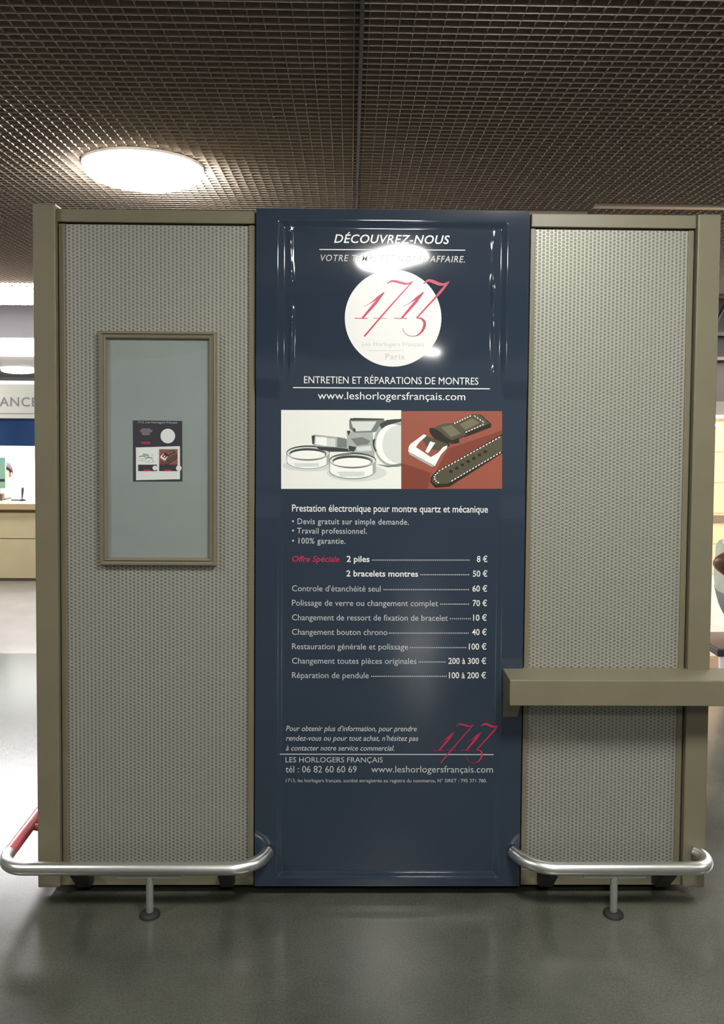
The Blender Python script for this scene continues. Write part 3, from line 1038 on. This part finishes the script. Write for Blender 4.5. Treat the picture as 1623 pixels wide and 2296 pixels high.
rail_fittings(right, 0.8113, (0.60, 1.005))

# ------------------------------------------------------------------ the glazed counter far left
CYF = 5.385
cz = lambda py: onY(40, py, CYF).z
ct = thing('ticket_counter', 'pale wooden service counter with bright glazed front at the far left', 'counter', (-4.6, CYF, 0))
CXA, CXB = -7.5, -2.75
mb = MB()
mb.box(CXA, CXB, CYF, CYF + 0.5, 0.43, cz(1150))
mb.box(CXA, CXB, CYF + 0.002, CYF + 0.5, 0.03, 0.422)
mb.build('front_panel', 'counter_wood', ct)
MB().box(CXA, CXB, CYF + 0.02, CYF + 0.5, 0.415, 0.435).build('panel_joint', 'counter_gap_shade', ct)
MB().box(CXA, CXB, CYF + 0.015, CYF + 0.5, 0.0, 0.03).build('kick_board', 'counter_gap_shade', ct)
MB().box(CXA, CXB, CYF + 0.01, CYF + 0.5, cz(1150) , cz(1142)).build('painted_shadow', 'counter_gap_shade', ct)  # dark strip: the shadow under the worktop put into the colour
MB().bbox(CXA, CXB, CYF - 0.05, CYF + 0.62, cz(1142), cz(1128), 0.006).build('worktop', 'counter_top', ct)
MB().box(CXA, CXB, CYF - 0.02, CYF + 0.10, cz(938), cz(862)).build('sign_board', 'fascia', ct)
lines('sign_line', [(-60, 927, 84, 927.5)], CYF - 0.0215, 'sign_grey', ct, 1.6)
text('sign_text', 'ANCE', -1, 84, 911, 20, CYF - 0.022, 'sign_grey', ct, 0.006, 0, 1.1)
MB().box(CXA, CXB, CYF, CYF + 0.06, cz(1000), cz(938)).build('blue_band', 'sign_blue', ct)
MB().box(CXA, CXB, CYF + 0.02, CYF + 0.03, cz(1128), cz(1000)).build('glass_front', 'clear_glass', ct)
mb = MB()
mb.box(CXA, CXB, CYF + 2.0, CYF + 2.05, 0, 1.96)
mb.box(CXB - 0.05, CXB, CYF + 0.5, CYF + 2.0, 0, 1.96)
mb.build('inner_wall', 'booth_white', ct)
MB().box(CXA, CXB, CYF + 0.1, CYF + 2.05, 1.96, 2.0).build('roof', 'booth_white', ct)
MB().box(CXA + 0.3, CXB - 0.3, CYF + 0.5, CYF + 1.7, 1.93, 1.955).build('strip_light', 'booth_glow', ct)

DY = CYF + 0.36
top = cz(1128)
mo = thing('monitor', 'pale green computer screen standing on the counter behind the glass', 'screen', (-3.78, DY, top))
a, b_ = onY(-30, 1025, DY), onY(12, 1095, DY)
MB().bbox(a.x, b_.x, DY, DY + 0.03, b_.z, a.z, 0.006).build('casing', 'screen_green', mo)
MB().box(a.x, b_.x - 0.005, DY - 0.002, DY, onY(0, 1080, DY).z, onY(0, 1074, DY).z).build('dark_bar', 'plastic_dark', mo)
MB().box((a.x + b_.x) / 2 - 0.03, (a.x + b_.x) / 2 + 0.03, DY + 0.01, DY + 0.03, top, b_.z).build('stand', 'plastic_dark', mo)
MB().bbox((a.x + b_.x) / 2 - 0.12, (a.x + b_.x) / 2 + 0.12, DY - 0.06, DY + 0.10, top, top + 0.012, 0.004).build('base', 'plastic_dark', mo)
PY_ = CYF + 0.22
a, b_ = onY(-8, 1107, PY_), onY(5, 1122, PY_)
tag(MB().bbox(a.x, b_.x, PY_, PY_ + 0.06, top, a.z, 0.006).build('card_box', 'leather_brown'), 'small brown box on the counter at the left edge of the photo', 'box')
pen = thing('pen_stand', 'dark pen upright in a small holder on the lit counter', 'pen', tuple(onY(50, 1120, PY_)))
c_ = onY(50, 1120, PY_)
MB().lathe([(0.035, 0.0), (0.035, 0.010), (0.012, 0.022)], (c_.x, PY_, top), 16).build('holder', 'plastic_dark', pen)
MB().tube([(c_.x - 0.002, PY_, top + 0.015), (c_.x + 0.004, PY_ , onY(52, 1100, PY_).z), (c_.x + 0.006, PY_, onY(52, 1093, PY_).z)], [0.006, 0.014, 0.010], 10).build('pen', 'pen_blue', pen)
c_ = onY(33, 1120, PY_)
tag(MB().bbox(c_.x - 0.04, c_.x + 0.04, PY_, PY_ + 0.05, top, top + 0.012, 0.003).build('note_pad', 'plastic_dark'), 'flat dark pad lying on the counter left of the pen', 'pad')


# ------------------------------------------------------------------ people
def skin_body(name, nodes, edges, root, m, parent, sub=2):
    """one continuous surface grown over joints; nodes = {key: (co, radius)}"""
    keys = list(nodes)
    me = bpy.data.meshes.new(name)
    me.from_pydata([nodes[k][0] for k in keys], [(keys.index(a), keys.index(b)) for a, b in edges], [])
    o = bpy.data.objects.new(name, me)
    COL.objects.link(o)
    sk = o.modifiers.new('skin', 'SKIN')
    sk.use_smooth_shade = True
    for i, k in enumerate(keys):
        r = nodes[k][1]
        d = me.skin_vertices[0].data[i]
        d.radius = r if isinstance(r, tuple) else (r, r)
        d.use_root = (k == root)
    ss = o.modifiers.new('sub', 'SUBSURF')
    ss.levels = ss.render_levels = sub
    dg = bpy.context.evaluated_depsgraph_get()
    dg.update()
    res = bpy.data.meshes.new_from_object(o.evaluated_get(dg))
    bpy.data.objects.remove(o)
    res.materials.clear()
    res.materials.append(MATS[m])
    for p in res.polygons:
        p.use_smooth = True
    q = bpy.data.objects.new(name, res)
    COL.objects.link(q)
    if parent is not None:
        res.transform(Matrix.Translation(-Vector(parent.location)))
        q.parent = parent
    return q


def garment(body, name, m, parent, nodes, edges, segs, off, keep=None):
    """clothing cut from the body surface nearest the given limb segments and let out by off"""
    src = body.data
    base = Vector(parent.location)
    rad = lambda k: sum(nodes[k][1]) / 2 if isinstance(nodes[k][1], tuple) else nodes[k][1]
    seg = [(e, Vector(nodes[e[0]][0]) - base, Vector(nodes[e[1]][0]) - base, rad(e[0]), rad(e[1])) for e in edges]

    def owner(p):
        best = None
        for e, a, b_, ra, rb in seg:
            d = b_ - a
            t = max(0.0, min(1.0, (p - a).dot(d) / max(d.length_squared, 1e-9)))
            q = (p - (a + d * t)).length - 0.85 * (ra + (rb - ra) * t)
            if e[0][:2] in ('wr', 'el') and q > (0.012 if e[0][:2] == 'wr' else 0.016):
                continue
            if best is None or q < best[0]:
                best = (q, e, t)
        return best
    ok = []
    for v in src.vertices:
        q, e, t = owner(v.co)
        r = segs.get(e)
        ok.append(r is not None and q < 0.12 and r[0] <= t <= r[1] and (keep is None or keep(v.co + base)))
    idx, vs, fs = {}, [], []
    for p in src.polygons:
        if all(ok[i] for i in p.vertices):
            f = []
            for i in p.vertices:
                if i not in idx:
                    idx[i] = len(vs)
                    vs.append(src.vertices[i].co + src.vertices[i].normal * off)
                f.append(idx[i])
            fs.append(f)
    me = bpy.data.meshes.new(name)
    me.from_pydata([tuple(v) for v in vs], [], fs)
    for p in me.polygons:
        p.use_smooth = True
    me.materials.append(MATS[m])
    o = bpy.data.objects.new(name, me)
    COL.objects.link(o)
    o.parent = parent
    so = o.modifiers.new('thick', 'SOLIDIFY')
    so.thickness = min(off * 0.9, 0.012)
    so.offset = -1
    return o


def hand(nodes, edges, wrist, at, fwd, side, pal):
    """palm and five bent fingers rooted at a wrist joint"""
    at, fwd, side, pal = (Vector(v).normalized() if i else Vector(v) for i, v in enumerate((at, fwd, side, pal)))
    nodes[wrist + 'p'] = (at + fwd * 0.05, (0.036, 0.018))
    edges.append((wrist, wrist + 'p'))
    for k, (s, ln) in enumerate(((-0.027, 0.070), (-0.009, 0.080), (0.009, 0.075), (0.026, 0.058))):
        b0 = at + fwd * 0.085 + side * s
        n = [b0, b0 + fwd * ln * 0.5 + pal * 0.008, b0 + fwd * ln * 0.85 + pal * 0.03]
        pk = wrist + 'p'
        for j, c in enumerate(n):
            kk = '%sf%d%d' % (wrist, k, j)
            nodes[kk] = (c, 0.0095 - 0.0012 * j)
            edges.append((pk, kk))
            pk = kk
    t0 = at + fwd * 0.03 - side * 0.035
    pk = wrist + 'p'
    for j, c in enumerate((t0, t0 + fwd * 0.03 - side * 0.018 + pal * 0.01, t0 + fwd * 0.055 - side * 0.02 + pal * 0.02)):
        kk = '%st%d' % (wrist, j)
        nodes[kk] = (c, 0.011 - 0.001 * j)
        edges.append((pk, kk))
        pk = kk


def head_nodes(nodes, edges, neck, c, f):
    """head with jaw and nose, c = centre, f = facing"""
    c, f = Vector(c), Vector(f).normalized()
    z = Vector((0, 0, 1))
    nodes['jaw'] = (c - z * 0.055 + f * 0.03, (0.058, 0.062))
    nodes['mid'] = (c + f * 0.008, (0.076, 0.088))
    nodes['crown'] = (c + z * 0.065 - f * 0.008, (0.066, 0.078))
    edges += [(neck, 'jaw'), ('jaw', 'mid'), ('mid', 'crown')]


def face_bits(parent, c, f, skin, hair, big=1.0):
    c, f = Vector(c), Vector(f).normalized()
    s = f.cross(Vector((0, 0, 1))).normalized()
    z = Vector((0, 0, 1))

    def blob(name, ctr, r, m):
        bm = bmesh.new()
        bmesh.ops.create_uvsphere(bm, u_segments=16, v_segments=10, radius=1.0)
        B = MB()
        B.add([ctr + s * (v.co.x * r[0]) + f * (v.co.y * r[1]) + z * (v.co.z * r[2]) for v in bm.verts], [[v.index for v in q.verts] for q in bm.faces], True)
        bm.free()
        return B.build(name, m, parent)
    for sg in (-1, 1):
        blob('eye', c + f * 0.086 + s * sg * 0.031 + z * 0.005, (0.011, 0.007, 0.006), 'plastic_dark')
        blob('ear', c + s * sg * 0.078 - f * 0.005 - z * 0.01, (0.010, 0.018, 0.030), skin)
    blob('nose', c + f * 0.088 - z * 0.022, (0.011, 0.014, 0.020), skin)
    blob('mouth', c + f * 0.084 - z * 0.056, (0.022, 0.006, 0.006), 'leather_brown')
    # hair cap: an open shell over crown and back of the head
    B = MB()
    v, fc = [], []
    nu, nv = 20, 10
    for j in range(nv + 1):
        for i in range(nu):
            th = 2 * PI * i / nu
            back = 0.5 - 0.5 * math.cos(th)        # 0 at the face, 1 at the nape
            low = 0.9 + (2.15 - 0.9) * back
            ph = low * j / nv
            d = f * (math.cos(th) * math.sin(ph)) + s * (math.sin(th) * math.sin(ph)) + z * math.cos(ph)
            v.append(c - f * 0.004 + z * 0.018 + f * (d.dot(f) * 0.106) + s * (d.dot(s) * 0.091) + z * (d.z * 0.124))
    for j in range(nv):
        for i in range(nu):
            fc.append((j * nu + i, j * nu + (i + 1) % nu, (j + 1) * nu + (i + 1) % nu, (j + 1) * nu + i))
    B.add(v, fc, True)
    h = B.build('hair', hair, parent)
    so = h.modifiers.new('thick', 'SOLIDIFY')
    so.thickness = 0.012


# clerk behind the counter
hc = onY(19, 1062, CYF + 1.0)
clerk = thing('person', 'clerk with dark hair and white shirt sitting behind the lit counter', 'person', (hc.x, hc.y, 0))
X, Y, Z = hc.x - 0.05, hc.y, hc.z
N, E = {}, []
N['pelvis'] = ((X, Y + 0.05, Z - 0.70), (0.15, 0.12))
N['waist'] = ((X, Y + 0.04, Z - 0.52), (0.13, 0.10))
N['chest'] = ((X, Y + 0.02, Z - 0.32), (0.155, 0.11))
N['neck0'] = ((X, Y + 0.01, Z - 0.17), 0.065)
N['neck'] = ((X, Y, Z - 0.11), 0.052)
E += [('pelvis', 'waist'), ('waist', 'chest'), ('chest', 'neck0'), ('neck0', 'neck')]
head_nodes(N, E, 'neck', (X, Y, Z), (0, -1, 0))
for sg, n in ((-1, 'l'), (1, 'r')):
    N['sh' + n] = ((X + sg * 0.17, Y + 0.02, Z - 0.235), 0.062)
    N['el' + n] = ((X + sg * 0.23, Y - 0.04, Z - 0.48), 0.045)
    N['wr' + n] = ((X + sg * 0.14, Y - 0.26, Z - 0.46), 0.030)
    E += [('chest', 'sh' + n), ('sh' + n, 'el' + n), ('el' + n, 'wr' + n)]
    hand(N, E, 'wr' + n, (X + sg * 0.14, Y - 0.26, Z - 0.46), (-sg * 0.2, -1, -0.05), (1, -sg * 0.2, 0), (0, 0, -1))
    N['hp' + n] = ((X + sg * 0.09, Y + 0.02, Z - 0.74), 0.095)
    N['kn' + n] = ((X + sg * 0.12, Y - 0.36, Z - 0.74), 0.068)
    N['an' + n] = ((X + sg * 0.12, Y - 0.34, 0.09), 0.042)
    N['to' + n] = ((X + sg * 0.12, Y - 0.50, 0.04), 0.036)
    E += [('pelvis', 'hp' + n), ('hp' + n, 'kn' + n), ('kn' + n, 'an' + n), ('an' + n, 'to' + n)]
cb = skin_body('body', N, E, 'pelvis', 'skin_pale', clerk, 3)
face_bits(clerk, (X, Y, Z), (0, -1, 0), 'skin_pale', 'hair_plum')
A1 = (0.0, 1.0)
garment(cb, 'shirt', 'shirt_white', clerk, N, E, {('pelvis', 'waist'): A1, ('waist', 'chest'): A1, ('chest', 'neck0'): A1, ('chest', 'shl'): A1, ('chest', 'shr'): A1,
        ('shl', 'ell'): A1, ('shr', 'elr'): A1, ('ell', 'wrl'): (0, 0.85), ('elr', 'wrr'): (0, 0.85)}, 0.008)
garment(cb, 'trousers', 'trouser_black', clerk, N, E, {('pelvis', 'hpl'): A1, ('pelvis', 'hpr'): A1, ('hpl', 'knl'): A1, ('hpr', 'knr'): A1, ('knl', 'anl'): (0, 0.92), ('knr', 'anr'): (0, 0.92)}, 0.008)
for n in 'lr':
    garment(cb, 'shoe', 'plastic_dark', clerk, N, E, {('an' + n, 'to' + n): A1}, 0.010)
# office stool under the clerk
st = thing('stool', 'grey stool the clerk sits on behind the counter', 'stool', (X, Y + 0.05, 0))
MB().lathe([(0.17, 0.0), (0.19, 0.02), (0.19, 0.05), (0.16, 0.06)], (X, Y + 0.06, Z - 0.905), 24).build('seat', 'garment_grey', st)
MB().tube([(X, Y + 0.06, 0.03), (X, Y + 0.06, Z - 0.90)], 0.03, 12).build('column', 'post_steel', st)
MB().lathe([(0.22, 0.0), (0.22, 0.02), (0.05, 0.04)], (X, Y + 0.06, 0), 24).build('base', 'plastic_dark', st)

# person on the low bench at the right edge
BYc = 2.60
be = thing('low_bench', 'low black bench on pale legs at the right edge behind the kiosk', 'bench', (2.75, BYc, 0))
zt, zb = 0.174, 0.122
bx0 = onY(1588, 1452, BYc).x
MB().bbox(bx0, bx0 + 0.64, BYc - 0.14, BYc + 0.30, zb, zt, 0.008).build('seat', 'plastic_dark', be)
for (lx, ly) in ((bx0 + 0.045, BYc - 0.11), (bx0 + 0.59, BYc - 0.11), (bx0 + 0.045, BYc + 0.26), (bx0 + 0.59, BYc + 0.26)):
    lg = MB().tube([(lx, ly, 0.02), (lx, ly, zb + 0.004)], 0.022, 16).build('leg', 'booth_white', be)
    MB().lathe([(0.03, 0.0), (0.03, 0.012), (0.022, 0.022)], (lx, ly, 0), 16).build('foot', 'rubber', lg)

pp = thing('person', 'person in pale top and grey jacket sitting on the low bench at the right edge', 'person', (2.55, BYc, 0))
X, Y = 2.53, BYc + 0.02
Z = 1.015
F = Vector((1, -0.15, 0))
N, E = {}, []
N['pelvis'] = ((X - 0.03, Y, 0.318), (0.135, 0.15))
N['waist'] = ((X - 0.015, Y, 0.45), (0.105, 0.135))
N['chest'] = ((X - 0.02, Y, 0.68), (0.115, 0.155))
N['neck0'] = ((X - 0.01, Y, 0.855), 0.085)
N['neck'] = ((X, Y, 0.91), 0.058)
E += [('pelvis', 'waist'), ('waist', 'chest'), ('chest', 'neck0'), ('neck0', 'neck')]
head_nodes(N, E, 'neck', (X + 0.01, Y, Z), F)
for sg, n in ((-1, 'l'), (1, 'r')):
    N['sh' + n] = ((X - 0.01, Y + sg * 0.18, 0.80), 0.062)
    if n == 'l':
        N['el' + n] = ((X - 0.265, Y + sg * 0.24, 0.765), 0.080)
        N['wr' + n] = ((X - 0.02, Y + sg * 0.29, 0.62), 0.042)
    else:
        N['el' + n] = ((X + 0.02, Y + sg * 0.24, 0.55), 0.046)
        N['wr' + n] = ((X + 0.24, Y + sg * 0.16, 0.47), 0.030)
    E += [('chest', 'sh' + n), ('sh' + n, 'el' + n), ('el' + n, 'wr' + n)]
    hand(N, E, 'wr' + n, N['wr' + n][0], (1, -sg * 0.2, -0.1), (0, 1, 0), (0, 0, -1))
    N['hp' + n] = ((X + 0.10, Y + sg * 0.095, 0.285), 0.085)
    N['kn' + n] = ((X + 0.44, Y + sg * 0.11, 0.37), 0.066)
    N['an' + n] = ((X + 0.70, Y + sg * 0.11, 0.075), 0.042)
    N['to' + n] = ((X + 0.85, Y + sg * 0.12, 0.05), 0.036)
    E += [('pelvis', 'hp' + n), ('hp' + n, 'kn' + n), ('kn' + n, 'an' + n), ('an' + n, 'to' + n)]
pb = skin_body('body', N, E, 'pelvis', 'skin_brown', pp, 3)
face_bits(pp, (X + 0.01, Y, Z), F, 'skin_brown', 'hair_dark')


garment(pb, 'top', 'vest_pale', pp, N, E, {('pelvis', 'waist'): (0.05, 1), ('pelvis', 'hpl'): (0, 0.8), ('pelvis', 'hpr'): (0, 0.8), ('waist', 'chest'): A1, ('chest', 'neck0'): (0, 0.9), ('chest', 'shl'): A1, ('shl', 'ell'): (0, 0.06), ('chest', 'shr'): A1, ('shr', 'elr'): (0, 0.4)}, 0.020)
garment(pb, 'trousers', 'trouser_black', pp, N, E, {('pelvis', 'waist'): (0, 0.8), ('waist', 'chest'): (0, 0.15), ('pelvis', 'hpl'): A1, ('pelvis', 'hpr'): A1, ('hpl', 'knl'): A1, ('hpr', 'knr'): A1, ('knl', 'anl'): (0, 0.92), ('knr', 'anr'): (0, 0.92)}, 0.008)
garment(pb, 'jacket', 'garment_grey', pp, N, E, {('pelvis', 'waist'): A1, ('waist', 'chest'): (0, 0.5), ('pelvis', 'hpl'): A1, ('pelvis', 'hpr'): A1}, 0.024, lambda p: p.x < 2.60)
for n in 'lr':
    garment(pb, 'shoe', 'plastic_dark', pp, N, E, {('an' + n, 'to' + n): A1}, 0.010)

# small warm wall lamp high on the peach tiles
c_ = onY(1601, 953, WY - 0.06)
wl = thing('wall_lamp', 'small bright wall lamp near the top of the peach tiled wall', 'lamp', tuple(c_))
MB().box(c_.x - 0.03, c_.x + 0.06, WY - 0.05, WY, c_.z - 0.012, c_.z + 0.02).build('mount', 'cream', wl)
MB().bbox(c_.x - 0.02, c_.x + 0.045, WY - 0.08, WY - 0.05, c_.z - 0.012, c_.z + 0.008, 0.004).build('bulb', 'warm_glow', wl)
wt = thing('added_spotlight', 'unseen warm spotlight added to light the peach tiled wall', 'lamp', (5.0, 4.6, CEIL_Z - 0.05))  # unseen fitting, added for the warm light on the tiles
MB().lathe([(0.05, -0.09), (0.06, -0.05), (0.045, 0.05)], (5.0, 4.6, CEIL_Z - 0.05), 20).build('can', 'lamp_rim', wt)
ld = bpy.data.lights.new('beam', 'SPOT')
ld.energy = 72
ld.color = (1.0, 0.76, 0.48)
ld.spot_size = 2.0
ld.spot_blend = 0.8
ld.shadow_soft_size = 0.05
lo = bpy.data.objects.new('beam', ld)
COL.objects.link(lo)
lo.parent = wt
lo.location = (0, 0, -0.10)
lo.rotation_euler = Vector((-0.9, 1.3, -2.0)).to_track_quat('-Z', 'Y').to_euler()
